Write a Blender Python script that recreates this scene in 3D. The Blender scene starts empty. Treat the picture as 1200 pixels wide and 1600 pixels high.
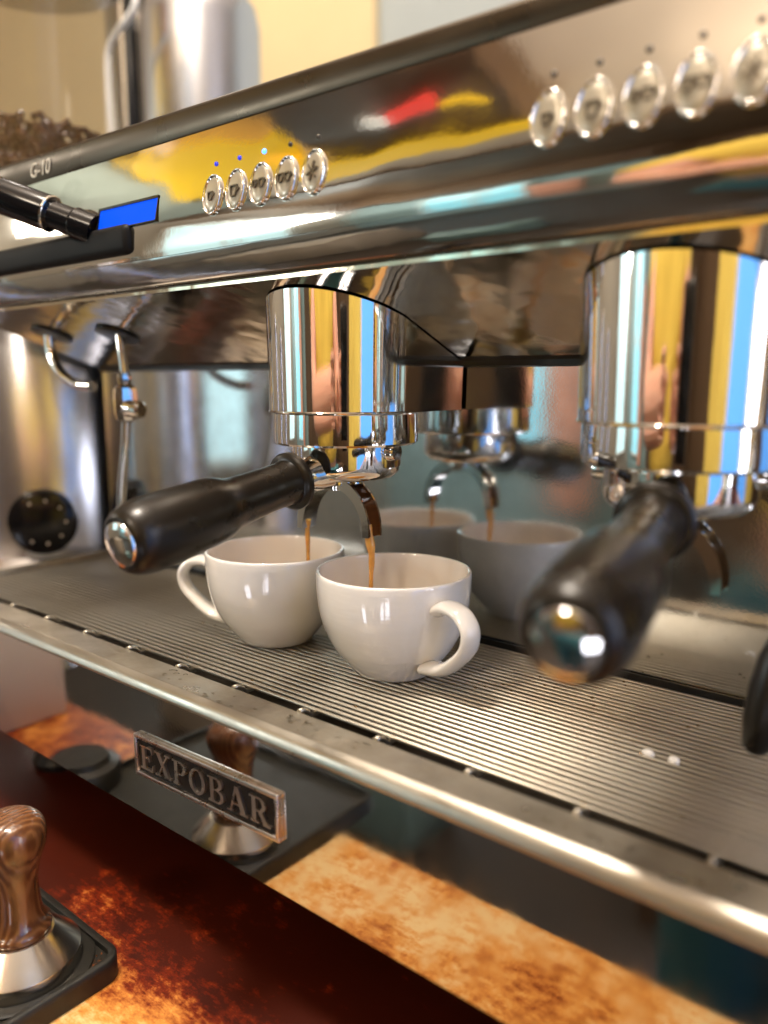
import bpy, bmesh, math, random
from mathutils import Vector, Matrix
random.seed(7)
R_ = math.radians
S = bpy.context.scene
COL = S.collection

# ------------------------------------------------------------------ camera
F_PX = 1230.0
PITCH = math.atan(205 / F_PX)
YAW = math.atan(1010 / math.hypot(F_PX, 205))
cd = bpy.data.cameras.new('camera')
cam = bpy.data.objects.new('camera', cd)
COL.objects.link(cam)
cam.location = (0, 0, 0.16)
cam.rotation_euler = (math.pi / 2 - PITCH, 0, YAW)
cd.sensor_fit = 'VERTICAL'
cd.sensor_height = 36
cd.lens = 36 * F_PX / 1600
cd.clip_start = 0.02
cd.clip_end = 60
cd.dof.use_dof = True
cd.dof.focus_distance = 0.425
cd.dof.aperture_fstop = 3.5
S.camera = cam

# ------------------------------------------------------------------ world and light
w = bpy.data.worlds.new('World')
S.world = w
w.use_nodes = True
w.node_tree.nodes['Background'].inputs[0].default_value = (1.0, 0.86, 0.70, 1)
w.node_tree.nodes['Background'].inputs[1].default_value = 0.15
S.view_settings.view_transform = 'Standard'
S.view_settings.look = 'None'
S.view_settings.exposure = 0.14
S.cycles.use_denoising = True
S.cycles.max_bounces = 12
S.cycles.diffuse_bounces = 5
S.cycles.glossy_bounces = 8
S.cycles.transmission_bounces = 8
S.cycles.sample_clamp_indirect = 6
S.cycles.caustics_reflective = True


def area(name, loc, target, size, power, color, shape='SQUARE', size_y=None):
    d = bpy.data.lights.new(name, 'AREA')
    d.energy = power
    d.color = color
    d.shape = 'RECTANGLE' if size_y else shape
    d.size = size
    if size_y:
        d.size_y = size_y
    o = bpy.data.objects.new(name, d)
    o.location = loc
    o.rotation_euler = (Vector(target) - Vector(loc)).to_track_quat('-Z', 'Y').to_euler()
    COL.objects.link(o)
    return o


LAMPS = [(-.42, .04, 1.42, .13, 84, (1.0, .90, .78)), (-.3, -1.5, 1.42, .13, 34, (1.0, .84, .66)),
         (-1.75, 1.05, 1.42, .13, 10, (1.0, .84, .62)), (-3.75, -3.3, .95, .18, 62, (.98, .97, .94)), (.9, -2.6, 1.42, .13, 30, (1.0, .85, .70)),  # the white bulb is added to brighten the teal wall
         (-3.35, -1.05, 1.30, .08, 22, (1.0, .92, .80))]  # small bulb added to light the yellow ceiling panel
for lx, ly, lz, ls, lw, lc in LAMPS:                # bare round bulbs hanging under the ceiling
    d_ = bpy.data.lights.new('hanging_bulb', 'POINT')
    d_.energy, d_.color, d_.shadow_soft_size = lw, lc, ls
    l_ = bpy.data.objects.new('hanging_bulb', d_)
    l_.location = (lx, ly, lz)
    COL.objects.link(l_)



# ------------------------------------------------------------------ materials
def mat(name, base=(.5, .5, .5), metal=0.0, rough=0.4, spec=0.5, emit=None, estr=0.0, coat=0.0,
        bump=None, rnoise=None, cnoise=None, trans=0.0, ior=1.45, brushed=None, sub=0.0, alpha=1.0):
    m = bpy.data.materials.new(name)
    m.use_nodes = True
    nt = m.node_tree
    b = nt.nodes['Principled BSDF']
    b.inputs['Base Color'].default_value = (*base, 1)
    b.inputs['Metallic'].default_value = metal
    b.inputs['Roughness'].default_value = rough
    b.inputs['Specular IOR Level'].default_value = spec
    b.inputs['IOR'].default_value = ior
    b.inputs['Coat Weight'].default_value = coat
    b.inputs['Coat Roughness'].default_value = 0.05
    b.inputs['Transmission Weight'].default_value = trans
    b.inputs['Alpha'].default_value = alpha
    if sub:
        b.inputs['Subsurface Weight'].default_value = sub
        b.inputs['Subsurface Scale'].default_value = 0.004
    if emit:
        b.inputs['Emission Color'].default_value = (*emit, 1)
        b.inputs['Emission Strength'].default_value = estr
    tc = nt.nodes.new('ShaderNodeTexCoord')

    def noise(scale, detail=4, stretch=None, rg=0.55):
        n = nt.nodes.new('ShaderNodeTexNoise')
        n.inputs['Scale'].default_value = scale
        n.inputs['Detail'].default_value = detail
        n.inputs['Roughness'].default_value = rg
        if stretch:
            mp = nt.nodes.new('ShaderNodeMapping')
            mp.inputs['Scale'].default_value = stretch
            nt.links.new(tc.outputs['Object'], mp.inputs[0])
            nt.links.new(mp.outputs[0], n.inputs['Vector'])
        else:
            nt.links.new(tc.outputs['Object'], n.inputs['Vector'])
        return n
    if rnoise:                                   # (scale, lo, hi[, stretch])
        n = noise(rnoise[0], 5, rnoise[3] if len(rnoise) > 3 else None)
        mr = nt.nodes.new('ShaderNodeMapRange')
        mr.inputs['From Min'].default_value = 0.3
        mr.inputs['From Max'].default_value = 0.75
        mr.inputs['To Min'].default_value = rnoise[1]
        mr.inputs['To Max'].default_value = rnoise[2]
        nt.links.new(n.outputs['Fac'], mr.inputs[0])
        nt.links.new(mr.outputs[0], b.inputs['Roughness'])
    if cnoise:                                   # (scale, colour2[, stretch, lo, hi])
        n = noise(cnoise[0], 6, cnoise[2] if len(cnoise) > 2 else None)
        cr = nt.nodes.new('ShaderNodeValToRGB')
        cr.color_ramp.elements[0].position = cnoise[3] if len(cnoise) > 3 else 0.35
        cr.color_ramp.elements[1].position = cnoise[4] if len(cnoise) > 4 else 0.7
        cr.color_ramp.elements[0].color = (*base, 1)
        cr.color_ramp.elements[1].color = (*cnoise[1], 1)
        nt.links.new(n.outputs['Fac'], cr.inputs[0])
        nt.links.new(cr.outputs[0], b.inputs['Base Color'])
    prev = None
    for bp in (bump or []):                      # (scale, distance[, stretch])
        n = noise(bp[0], 3, bp[2] if len(bp) > 2 else None)
        bn = nt.nodes.new('ShaderNodeBump')
        bn.inputs['Strength'].default_value = 1.0
        bn.inputs['Distance'].default_value = bp[1]
        nt.links.new(n.outputs['Fac'], bn.inputs['Height'])
        if prev:
            nt.links.new(prev.outputs[0], bn.inputs['Normal'])
        prev = bn
    if prev:
        nt.links.new(prev.outputs[0], b.inputs['Normal'])
    return m


M = {}
M['hood'] = mat('polished_hood_steel', (.66, .63, .57), 1, .05, rnoise=(14, .03, .10), bump=[(5.5, .0022), (420, .000012)])
M['band'] = mat('hood_band_steel', (.075, .058, .040), .85, .30, rnoise=(30, .24, .38))
M['lip'] = mat('hood_lip_steel', (.62, .62, .60), 1, .09, rnoise=(20, .06, .16), bump=[(9, .0016)])
M['belly'] = mat('belly_steel', (.60, .51, .38), 1, .12, rnoise=(22, .05, .16), bump=[(11, .0026), (300, .00003)])
M['mirror'] = mat('splash_steel', (.66, .67, .67), 1, .06, rnoise=(26, .045, .13), bump=[(600, .000012)], cnoise=(60, (.58, .59, .59)))
M['front'] = mat('front_panel_steel', (.50, .48, .46), 1, .03, rnoise=(70, .015, .10), bump=[(7, .0004), (500, .000006)])
M['tray'] = mat('worn_tray_steel', (.42, .38, .31), .72, .36, rnoise=(60, .26, .5), bump=[(130, .00022), (700, .00004)], cnoise=(35, (.28, .24, .18)))
M['nose'] = mat('tray_edge_steel', (.50, .46, .39), 1, .36, rnoise=(40, .28, .48), bump=[(120, .00010)])
M['chrome'] = mat('chrome', (.88, .86, .82), 1, .05, rnoise=(38, .025, .09), bump=[(30, .00005), (900, .000006)])
M['chrome_old'] = mat('used_chrome', (.80, .77, .72), 1, .07, rnoise=(120, .03, .16), bump=[(90, .0002)])
M['wire'] = mat('grate_wire_steel', (.64, .60, .52), 1, .42, cnoise=(9, (.46, .41, .32)))
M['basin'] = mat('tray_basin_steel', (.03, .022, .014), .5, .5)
M['black'] = mat('black_plastic', (.012, .011, .010), 0, .32, rnoise=(60, .28, .42), bump=[(900, .00003)])
M['grip'] = mat('worn_black_grip', (.010, .0075, .005), 0, .30, spec=.42, rnoise=(45, .24, .36), bump=[(30, .00004), (1100, .00001)])
M['matt_black'] = mat('matt_black_plastic', (.006, .006, .006), 0, .55, spec=.2)
M['gloss_black'] = mat('glossy_black_plastic', (.006, .006, .007), 0, .14, spec=.4)
M['rubber'] = mat('black_rubber', (.013, .012, .009), 0, .42, rnoise=(70, .34, .55), bump=[(800, .00003)])
M['ceramic'] = mat('white_glazed_ceramic', (.89, .86, .82), 0, .05, spec=.6, coat=1.0, rnoise=(15, .03, .09), bump=[(45, .00016), (18, .0004, (1, 1, 6))])
M['coffee'] = mat('espresso_crema', (.85, .46, .12), 0, .07, coat=.6, cnoise=(110, (.60, .26, .045)), sub=.2)
M['coffee_dark'] = mat('espresso', (.09, .03, .008), 0, .08)
M['stain'] = mat('coffee_wet_steel', (.20, .12, .05), .85, .16)
M['blue'] = mat('blue_display', (.0, .02, .2), 0, .6, spec=.08, emit=(.0, .085, .95), estr=.95)
M['led'] = mat('lit_blue_indicator', (.2, .6, 1), 0, .2, emit=(.02, .16, 1.0), estr=5)
M['led_dim'] = mat('dim_blue_indicator', (.02, .02, .4), 0, .2, emit=(.02, .04, .6), estr=.8)
M['led_off'] = mat('dark_indicator', (.03, .02, .012), 0, .3)
M['resin'] = mat('clear_button_resin', (.40, .365, .29), .45, .30, coat=.35, bump=[(160, .0002)])
M['emboss'] = mat('embossed_button_symbol', (.13, .11, .08), .5, .3)
M['badge'] = mat('badge_recess', (.008, .006, .005), 0, .5, spec=.25, bump=[(500, .00006)])
M['badge_metal'] = mat('badge_pewter', (.56, .48, .42), 1, .30, rnoise=(90, .22, .42), bump=[(300, .00005)])
M['print'] = mat('pale_lettering', (.66, .60, .50), .3, .4)
M['brushed'] = mat('brushed_steel', (.70, .71, .75), 1, .24)
M['dull'] = mat('dull_brown_steel', (.30, .26, .21), 1, .30)
M['steel_base'] = mat('tamper_steel', (.78, .75, .68), 1, .22, rnoise=(30, .16, .3, (1, 1, 8)))
M['beans'] = mat('roasted_coffee_beans', (.06, .018, .006), 0, .35)
M['grounds'] = mat('ground_coffee', (.22, .065, .012), 0, .9)
M['water'] = mat('water_drops', (.9, .9, .88), 0, .03, trans=1.0, ior=1.33)
M['skin'] = mat('skin', (.62, .32, .22), 0, .5, sub=.1)
M['yellow'] = mat('yellow_shirt_cloth', (.82, .60, .10), 0, .8, cnoise=(14, (.66, .46, .07)))
M['jeans'] = mat('teal_denim', (.05, .17, .20), 0, .8)
M['hair'] = mat('dark_hair', (.03, .018, .01), 0, .5)
M['cream'] = mat('cream_wall_paint', (.74, .60, .36), 0, .8, bump=[(60, .0006)], cnoise=(1.6, (.68, .54, .32)))
M['bluegrey'] = mat('blue_grey_wall_paint', (.40, .44, .45), 0, .8, bump=[(60, .0006)])
M['teal'] = mat('teal_wall_paint', (.25, .36, .37), 0, .8, cnoise=(1.2, (.31, .42, .43)))
M['grey'] = mat('grey_brown_wall_paint', (.42, .37, .31), 0, .8)
M['greygreen'] = mat('grey_green_paint', (.34, .40, .37), 0, .8)
M['pink'] = mat('pink_cloth', (.85, .42, .30), 0, .8)
M['ceiling'] = mat('ceiling_paint', (.80, .70, .61), 0, .9)
M['brown'] = mat('brown_wood_panel', (.14, .085, .045), 0, .5, cnoise=(3, (.09, .05, .028), (1, 1, .2)))
M['floor'] = mat('dark_floor', (.055, .042, .032), 0, .5, cnoise=(4, (.04, .03, .024)))
M['hopper'] = mat('tinted_clear_plastic', (.34, .23, .10), 0, .12, alpha=.12)
M['paper'] = mat('cream_card', (.62, .53, .44), 0, .7)
M['azure'] = mat('blue_lit_glass', (.05, .2, .5), 0, .3, emit=(.12, .38, 1.0), estr=1.15)
M['cyan'] = mat('daylight_glass', (.5, .7, .75), 0, .3, emit=(.50, .74, .80), estr=1.1)
M['cyan2'] = mat('sky_glass', (.3, .7, .8), 0, .3, emit=(.20, .60, .80), estr=.85)
M['daylight'] = mat('white_daylight_glass', (.8, .8, .9), 0, .3, emit=(.86, .88, 1.0), estr=6.0)
M['backlit'] = mat('backlit_yellow_sign', (.90, .60, .02), 0, .6, emit=(.95, .58, .01), estr=.55)  # glow added so the panels reflect bright yellow in the hood
M['sign_yellow'] = mat('yellow_board', (.80, .60, .12), 0, .6, cnoise=(5, (.70, .50, .10)))
M['backlit_red'] = mat('lit_red_sign', (.75, .04, .03), 0, .6, emit=(.90, .06, .04), estr=.8)  # glow added to brighten the red sign's reflection
M['backlit_white'] = mat('lit_white_sign', (.8, .8, .78), 0, .6, emit=(.9, .88, .82), estr=.7)  # white sign given an added glow as well
M['teal_plastic'] = mat('teal_plastic', (.17, .27, .27), 0, .4)
M['blue_plastic'] = mat('blue_plastic', (.05, .16, .34), 0, .4)
M['sign_red'] = mat('red_board', (.75, .05, .03), 0, .6)
M['white'] = mat('white_board', (.8, .78, .74), 0, .6)
M['lamp'] = mat('lamp_glass', (1, .9, .7), 0, .3, emit=(1.0, .84, .62), estr=4)


def wood_mat():
    m = bpy.data.materials.new('varnished_wood')
    m.use_nodes = True
    nt = m.node_tree
    b = nt.nodes['Principled BSDF']
    tc = nt.nodes.new('ShaderNodeTexCoord')
    mp = nt.nodes.new('ShaderNodeMapping')
    mp.inputs['Scale'].default_value = (1, 1, .28)
    mp.inputs['Rotation'].default_value = (.2, .15, 0)
    wv = nt.nodes.new('ShaderNodeTexWave')
    wv.wave_type = 'BANDS'
    wv.bands_direction = 'X'
    wv.inputs['Scale'].default_value = 110
    wv.inputs['Distortion'].default_value = 3.5
    wv.inputs['Detail'].default_value = 3
    wv.inputs['Detail Scale'].default_value = 1.4
    cr = nt.nodes.new('ShaderNodeValToRGB')
    cr.color_ramp.elements[0].color = (.095, .034, .012, 1)
    cr.color_ramp.elements[1].color = (.20, .085, .030, 1)
    e = cr.color_ramp.elements.new(.55)
    e.color = (.14, .052, .017, 1)
    nt.links.new(tc.outputs['Object'], mp.inputs[0])
    nt.links.new(mp.outputs[0], wv.inputs['Vector'])
    nt.links.new(wv.outputs['Fac'], cr.inputs[0])
    nt.links.new(cr.outputs[0], b.inputs['Base Color'])
    b.inputs['Roughness'].default_value = .22
    b.inputs['Coat Weight'].default_value = .5
    bn = nt.nodes.new('ShaderNodeBump')
    bn.inputs['Distance'].default_value = .0002
    nt.links.new(wv.outputs['Fac'], bn.inputs['Height'])
    nt.links.new(bn.outputs[0], b.inputs['Normal'])
    return m


def counter_mat():
    """marbled rust, amber and cream resin top"""
    m = bpy.data.materials.new('marbled_rust_resin')
    m.use_nodes = True
    nt = m.node_tree
    b = nt.nodes['Principled BSDF']
    tc = nt.nodes.new('ShaderNodeTexCoord')

    def nz(scale, detail, dist=0.0, stretch=(1, 1, 1), off=(0, 0, 0), rg=.6):
        mp = nt.nodes.new('ShaderNodeMapping')
        mp.inputs['Scale'].default_value = stretch
        mp.inputs['Location'].default_value = off
        n = nt.nodes.new('ShaderNodeTexNoise')
        n.inputs['Scale'].default_value = scale
        n.inputs['Detail'].default_value = detail
        n.inputs['Distortion'].default_value = dist
        n.inputs['Roughness'].default_value = rg
        nt.links.new(tc.outputs['Object'], mp.inputs[0])
        nt.links.new(mp.outputs[0], n.inputs['Vector'])
        return n
    grain = nz(240, 6, .0, stretch=(.35, 1.6, 1), rg=.8)
    big = nz(11, 5, .15, off=(.31, .12, 0))
    fine = nz(75, 12, .1, stretch=(1, 1.35, 1), rg=.80)
    mix = nt.nodes.new('ShaderNodeMath')
    mix.operation = 'MULTIPLY_ADD'
    mix.inputs[1].default_value = .95
    mul = nt.nodes.new('ShaderNodeMath')
    mul.operation = 'MULTIPLY'
    mul.inputs[1].default_value = .86
    nt.links.new(fine.outputs['Fac'], mul.inputs[0])
    nt.links.new(big.outputs['Fac'], mix.inputs[0])
    nt.links.new(mul.outputs[0], mix.inputs[2])
    # cream front and dark red margins, with the machine's shade painted into the red
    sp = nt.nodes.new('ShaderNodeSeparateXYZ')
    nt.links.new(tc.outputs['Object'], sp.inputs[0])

    def ramp(sock, a, b_, c, d_):
        mr = nt.nodes.new('ShaderNodeMapRange')
        mr.interpolation_type = 'SMOOTHSTEP'
        for k_, v_ in zip(('From Min', 'From Max', 'To Min', 'To Max'), (a, b_, c, d_)):
            mr.inputs[k_].default_value = v_
        nt.links.new(sock, mr.inputs[0])
        return mr.outputs[0]

    def add(a, b_):
        m_ = nt.nodes.new('ShaderNodeMath')
        m_.operation = 'ADD'
        nt.links.new(a, m_.inputs[0])
        nt.links.new(b_, m_.inputs[1])
        return m_.outputs[0]
    def ramp_lin(sock):
        mr = nt.nodes.new('ShaderNodeMapRange')
        for k_, v_ in zip(('From Min', 'From Max', 'To Min', 'To Max'), (.45, 1.17, .45, .97)):
            mr.inputs[k_].default_value = v_
        nt.links.new(sock, mr.inputs[0])
        return mr.outputs[0]
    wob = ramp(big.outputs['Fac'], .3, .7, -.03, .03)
    margin_shade = add(ramp(add(sp.outputs['Y'], wob), .176, .244, .09, -.33), ramp(add(sp.outputs['X'], wob), -.50, -.36, -.22, 0.0))
    mixed0 = add(add(mix.outputs[0], margin_shade), ramp(grain.outputs['Fac'], .30, .70, -.06, .06))
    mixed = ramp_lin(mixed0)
    cr = nt.nodes.new('ShaderNodeValToRGB')
    cr.name = 'rust'
    el = cr.color_ramp.elements
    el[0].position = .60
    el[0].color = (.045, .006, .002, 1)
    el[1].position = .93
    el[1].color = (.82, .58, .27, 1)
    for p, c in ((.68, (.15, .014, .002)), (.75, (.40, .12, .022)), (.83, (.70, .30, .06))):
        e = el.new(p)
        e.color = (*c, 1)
    nt.links.new(mixed, cr.inputs[0])
    nt.links.new(cr.outputs[0], b.inputs['Base Color'])
    b.inputs['Roughness'].default_value = .30
    b.inputs['Specular IOR Level'].default_value = .22
    bn = nt.nodes.new('ShaderNodeBump')
    bn.inputs['Distance'].default_value = .0002
    nt.links.new(fine.outputs['Fac'], bn.inputs['Height'])
    nt.links.new(bn.outputs[0], b.inputs['Normal'])
    return m


M['wood'] = wood_mat()
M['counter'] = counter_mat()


# ------------------------------------------------------------------ helpers
def link(name, me, m, parent=None, loc=None):
    o = bpy.data.objects.new(name, me)
    COL.objects.link(o)
    if m is not None and not me.materials:
        me.materials.append(m)
    if parent is not None:
        o.parent = parent
    if loc is not None:
        o.location = loc
    return o


def obj(name, bm, m, parent=None, loc=None, smooth=True, angle=32):
    """one bmesh -> one object; edges sharper than `angle` stay crisp"""
    bmesh.ops.recalc_face_normals(bm, faces=bm.faces)
    me = bpy.data.meshes.new(name)
    if smooth:
        for f in bm.faces:
            f.smooth = True
        for e in bm.edges:
            if len(e.link_faces) == 2 and e.calc_face_angle(0) > R_(angle):
                e.smooth = False
    bm.to_mesh(me)
    bm.free()
    return link(name, me, m, parent, loc)


def thing(name, label, cat, loc=(0, 0, 0), group=None):
    o = bpy.data.objects.new(name, None)
    COL.objects.link(o)
    o.location = loc
    o.empty_display_size = .02
    tag(o, label, cat, group)
    return o


def tag(o, label, cat, group=None):
    o['label'] = label
    o['category'] = cat
    if group:
        o['group'] = group
    return o


def struct(o):
    o['kind'] = 'structure'
    return o


def box(bm, lo, hi, bev=0.0, seg=2):
    vs = [bm.verts.new((x, y, z)) for x in (lo[0], hi[0]) for y in (lo[1], hi[1]) for z in (lo[2], hi[2])]
    fs = [(0, 1, 3, 2), (4, 6, 7, 5), (0, 4, 5, 1), (2, 3, 7, 6), (0, 2, 6, 4), (1, 5, 7, 3)]
    faces = [bm.faces.new([vs[i] for i in f]) for f in fs]
    if bev:
        ed = list({e for f in faces for e in f.edges})
        bmesh.ops.bevel(bm, geom=ed, offset=bev, segments=seg, profile=.5, affect='EDGES')
    return bm


def newbox(lo, hi, bev=0.0, seg=2):
    return box(bmesh.new(), lo, hi, bev, seg)


def lathe(bm, prof, n=48, mtx=None, close=False):
    """revolve (r, z) pairs about Z"""
    mtx = mtx or Matrix.Identity(4)
    rings = []
    for r, z in prof:
        if r < 1e-6:
            rings.append([bm.verts.new(mtx @ Vector((0, 0, z)))])
        else:
            rings.append([bm.verts.new(mtx @ Vector((r * math.cos(2 * math.pi * i / n), r * math.sin(2 * math.pi * i / n), z))) for i in range(n)])
    pairs = list(zip(rings, rings[1:]))
    if close:
        pairs.append((rings[-1], rings[0]))
    for a, b in pairs:
        if len(a) == 1 and len(b) == 1:
            continue
        for i in range(n):
            j = (i + 1) % n
            if len(a) == 1:
                bm.faces.new((a[0], b[i], b[j]))
            elif len(b) == 1:
                bm.faces.new((a[i], a[j], b[0]))
            else:
                bm.faces.new((a[i], a[j], b[j], b[i]))
    return bm


def tube(bm, pts, rad, n=12, cap=True):
    pts = [Vector(p) for p in pts]
    rads = rad if isinstance(rad, (list, tuple)) else [rad] * len(pts)
    up = None
    rings = []
    for i, p in enumerate(pts):
        t = (pts[min(i + 1, len(pts) - 1)] - pts[max(i - 1, 0)]).normalized()
        if up is None:
            up = t.orthogonal().normalized()
        up = (up - t * up.dot(t)).normalized()
        sd = t.cross(up)
        rings.append([bm.verts.new(p + (up * math.cos(2 * math.pi * k / n) + sd * math.sin(2 * math.pi * k / n)) * rads[i]) for k in range(n)])
    for a, b in zip(rings, rings[1:]):
        for k in range(n):
            bm.faces.new((a[k], a[(k + 1) % n], b[(k + 1) % n], b[k]))
    if cap:
        bm.faces.new(rings[0][::-1])
        bm.faces.new(rings[-1])
    return bm


def spline(pts, n=8):
    """Catmull-Rom through pts"""
    P = [Vector(p) for p in pts]
    P = [P[0] * 2 - P[1]] + P + [P[-1] * 2 - P[-2]]
    out = []
    for i in range(1, len(P) - 2):
        for k in range(n):
            t = k / n
            a, b, c, d = P[i - 1], P[i], P[i + 1], P[i + 2]
            out.append(.5 * ((2 * b) + (c - a) * t + (2 * a - 5 * b + 4 * c - d) * t * t + (3 * b - a - 3 * c + d) * t ** 3))
    out.append(P[-2])
    return out


def prism_x(bm, prof, x0, x1, nx=1, shear=None):
    """closed (y, z) outline swept along X; shear(y, z, x) may move it"""
    rows = []
    for i in range(nx + 1):
        x = x0 + (x1 - x0) * i / nx
        rows.append([bm.verts.new((x, *(shear(y, z, x) if shear else (y, z)))) for y, z in prof])
    m = len(prof)
    for a, b in zip(rows, rows[1:]):
        for k in range(m):
            bm.faces.new((a[k], a[(k + 1) % m], b[(k + 1) % m], b[k]))
    bm.faces.new(rows[0][::-1])
    bm.faces.new(rows[-1])
    return bm


def prism_z(bm, outline, z0, z1):
    a = [bm.verts.new((x, y, z0)) for x, y in outline]
    b = [bm.verts.new((x, y, z1)) for x, y in outline]
    n = len(a)
    for k in range(n):
        bm.faces.new((a[k], a[(k + 1) % n], b[(k + 1) % n], b[k]))
    bm.faces.new(a[::-1])
    bm.faces.new(b)
    return bm


def axis_matrix(origin, direction, upish=(0, 0, 1)):
    z = Vector(direction).normalized()
    x = Vector(upish).cross(z)
    if x.length < 1e-4:
        x = Vector((1, 0, 0))
    x.normalize()
    y = z.cross(x)
    m = Matrix((x, y, z)).transposed().to_4x4()
    m.translation = Vector(origin)
    return m


def copy_tree(o, parent=None):
    c = o.copy()
    COL.objects.link(c)
    if parent is not None:
        c.parent = parent
    for ch in list(o.children):
        copy_tree(ch, c)
    return c


# ================================================================== SETTING
XL, XR, YB, YF, ZF, ZC = -4.2, 2.0, 1.7, -4.4, -1.045, 1.75
struct(obj('floor', newbox((XL, YF, ZF - .1), (XR, YB + .6, ZF)), M['floor'], smooth=False))
struct(obj('ceiling', newbox((XL, -2.05, ZC), (XR, YB + .6, ZC + .1)), M['ceiling'], smooth=False))
struct(obj('dark_ceiling', newbox((XL, YF, ZC - .05), (XR, -2.052, ZC + .1)), M['brown'], smooth=False))
struct(obj('dark_beam', newbox((XL + .01, YF + .002, 1.22), (-1.76, YF + .30, ZC - .052)), M['brown'], smooth=False))
XCORNER = -1.41
struct(obj('cream_wall', newbox((XL, YB, ZF), (XCORNER, YB + .12, ZC)), M['cream'], smooth=False))
struct(obj('blue_grey_wall', newbox((XCORNER, YB + .02, ZF), (XR, YB + .14, ZC)), M['bluegrey'], smooth=False))
struct(obj('left_wall', newbox((XL - .12, YF, ZF), (XL, YB + .6, ZC)), M['grey'], smooth=False))
struct(obj('right_wall', newbox((XR, YF, ZF), (XR + .12, YB + .6, ZC)), M['brown'], smooth=False))
struct(obj('front_wall', newbox((XL, YF - .12, ZF), (-1.75, YF, ZC)), M['teal'], smooth=False))
struct(obj('brown_wall', newbox((-1.75, YF - .12, ZF), (XR, YF + .03, ZC)), M['brown'], smooth=False))

CZ = -0.145                                     # counter top
EDGE = 0.100                                    # counter front edge
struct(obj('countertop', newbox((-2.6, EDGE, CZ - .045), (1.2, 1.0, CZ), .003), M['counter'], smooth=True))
struct(obj('counter_base', newbox((-2.55, EDGE + .05, ZF + .002), (1.15, .95, CZ - .047)), M['brown'], smooth=False))


def window(name, lo, hi, glass, label, nbar=1, axis='x'):
    """daylit window or lit glass: a frame and its panes"""
    c = [(a + b) / 2 for a, b in zip(lo, hi)]
    t = thing(name, label, 'window', (c[0], c[1], lo[2]))
    L = [a - b for a, b in zip(lo, t.location)]
    H = [a - b for a, b in zip(hi, t.location)]
    obj('pane', newbox(L, H), glass, t, smooth=False)
    fr = bmesh.new()
    w_ = .05
    if axis == 'x':   # glass spans x
        xs = [L[0] + (H[0] - L[0]) * i / (nbar + 1) for i in range(nbar + 2)]
        for x in xs:
            box(fr, (x - w_ / 2, L[1] - .03, L[2]), (x + w_ / 2, H[1] + .03, H[2]))
        for z in (L[2] - w_, (L[2] + H[2]) / 2, H[2]):
            box(fr, (L[0] - w_ / 2 - .002, L[1] - .032, z), (H[0] + w_ / 2 + .002, H[1] + .032, z + w_))
    else:
        ys = [L[1] + (H[1] - L[1]) * i / (nbar + 1) for i in range(nbar + 2)]
        for y in ys:
            box(fr, (L[0] - .03, y - w_ / 2, L[2]), (H[0] + .03, y + w_ / 2, H[2]))
        for z in (L[2] - w_, H[2]):
            box(fr, (L[0] - .032, L[1] - w_ / 2 - .002, z), (H[0] + .032, H[1] + w_ / 2 + .002, z + w_))
    obj('window_frame', fr, M['white'], t, smooth=False)
    return t


window('window', (-4.17, -3.6, -.35), (-4.13, -2.4, 1.35), M['cyan'], 'bright cyan daylit window in the far left wall', 1, 'y')
window('glass_door', (1.15, -.37, -.8), (1.18, .14, 1.2), M['azure'], 'blue lit glass of the fridge beside the counter', 0, 'y')
window('window', (-3.45, -4.37, -.40), (-2.68, -4.34, 1.05), M['cyan2'], 'pale blue window in the teal wall', 1, 'x')
window('window', (1.95, .0, -.6), (1.98, .55, 1.3), M['daylight'], 'white daylit window in the brown right wall', 1, 'y')
t = thing('cabinet', 'tall yellow cabinet beside the fridge', 'cabinet', (1.30, -.75, ZF))  # unseen; added as the second yellow stripe in the group heads
obj('cabinet_body', newbox((-.15, -.28, 0), (.20, .28, 2.2), .004), M['sign_yellow'], t)
obj('cabinet_door', newbox((-.168, -.26, .05), (-.152, -.002, 2.15), .004), M['sign_yellow'], t)
t = tag(obj('curtain', newbox((.02, -.03, 0), (.32, .03, 1.4), .01), M['pink'], None, (-2.62, -4.28, -.75)), 'pink cloth curtain against the teal wall', 'curtain')  # added to give the splash panel a skin-coloured reflection

# unseen boards, added and shaped to put colours into the hood's reflections
def added_ceiling_board(name, label, cat, outline, z, m, th=.02):
    bm = prism_z(bmesh.new(), outline, z, z + th)
    cx_, cy_ = outline[0]
    bmesh.ops.translate(bm, verts=bm.verts, vec=(-cx_, -cy_, -z))
    return tag(obj(name, bm, m, None, (cx_, cy_, z), smooth=False), label, cat)


added_ceiling_board('awning_panel', 'yellow panel hung under the ceiling on the left', 'panel', [(-3.05, -1.45), (-2.12, -1.28), (-2.05, -.98), (-2.9, -.90)], 1.60, M['backlit'])
added_ceiling_board('awning_panel', 'narrow yellow panel hung beside the dark duct', 'panel', [(-2.3, -1.60), (-1.2, -1.44), (-1.2, -1.30), (-2.3, -1.24)], 1.55, M['backlit'])
added_ceiling_board('ceiling_panel', 'grey green panel under the ceiling beside the yellow one', 'panel', [(-4.15, -1.95), (-3.12, -1.95), (-3.02, -.5), (-4.15, -.5)], 1.64, M['greygreen'])
added_ceiling_board('dark_duct', 'dark square duct under the ceiling', 'duct', [(-2.02, -1.42), (-1.28, -1.40), (-1.20, -.80), (-2.0, -.78)], 1.58, M['brown'], .16)
added_ceiling_board('red_sign', 'small red lit sign under the duct', 'sign', [(-1.60, -1.10), (-1.39, -1.06), (-1.35, -.945), (-1.56, -.965)], 1.53, M['backlit_red'])
added_ceiling_board('white_sign', 'small white sign beside the red one', 'sign', [(-1.69, -1.07), (-1.61, -1.09), (-1.57, -.99), (-1.64, -.97)], 1.53, M['backlit_white'])
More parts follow.
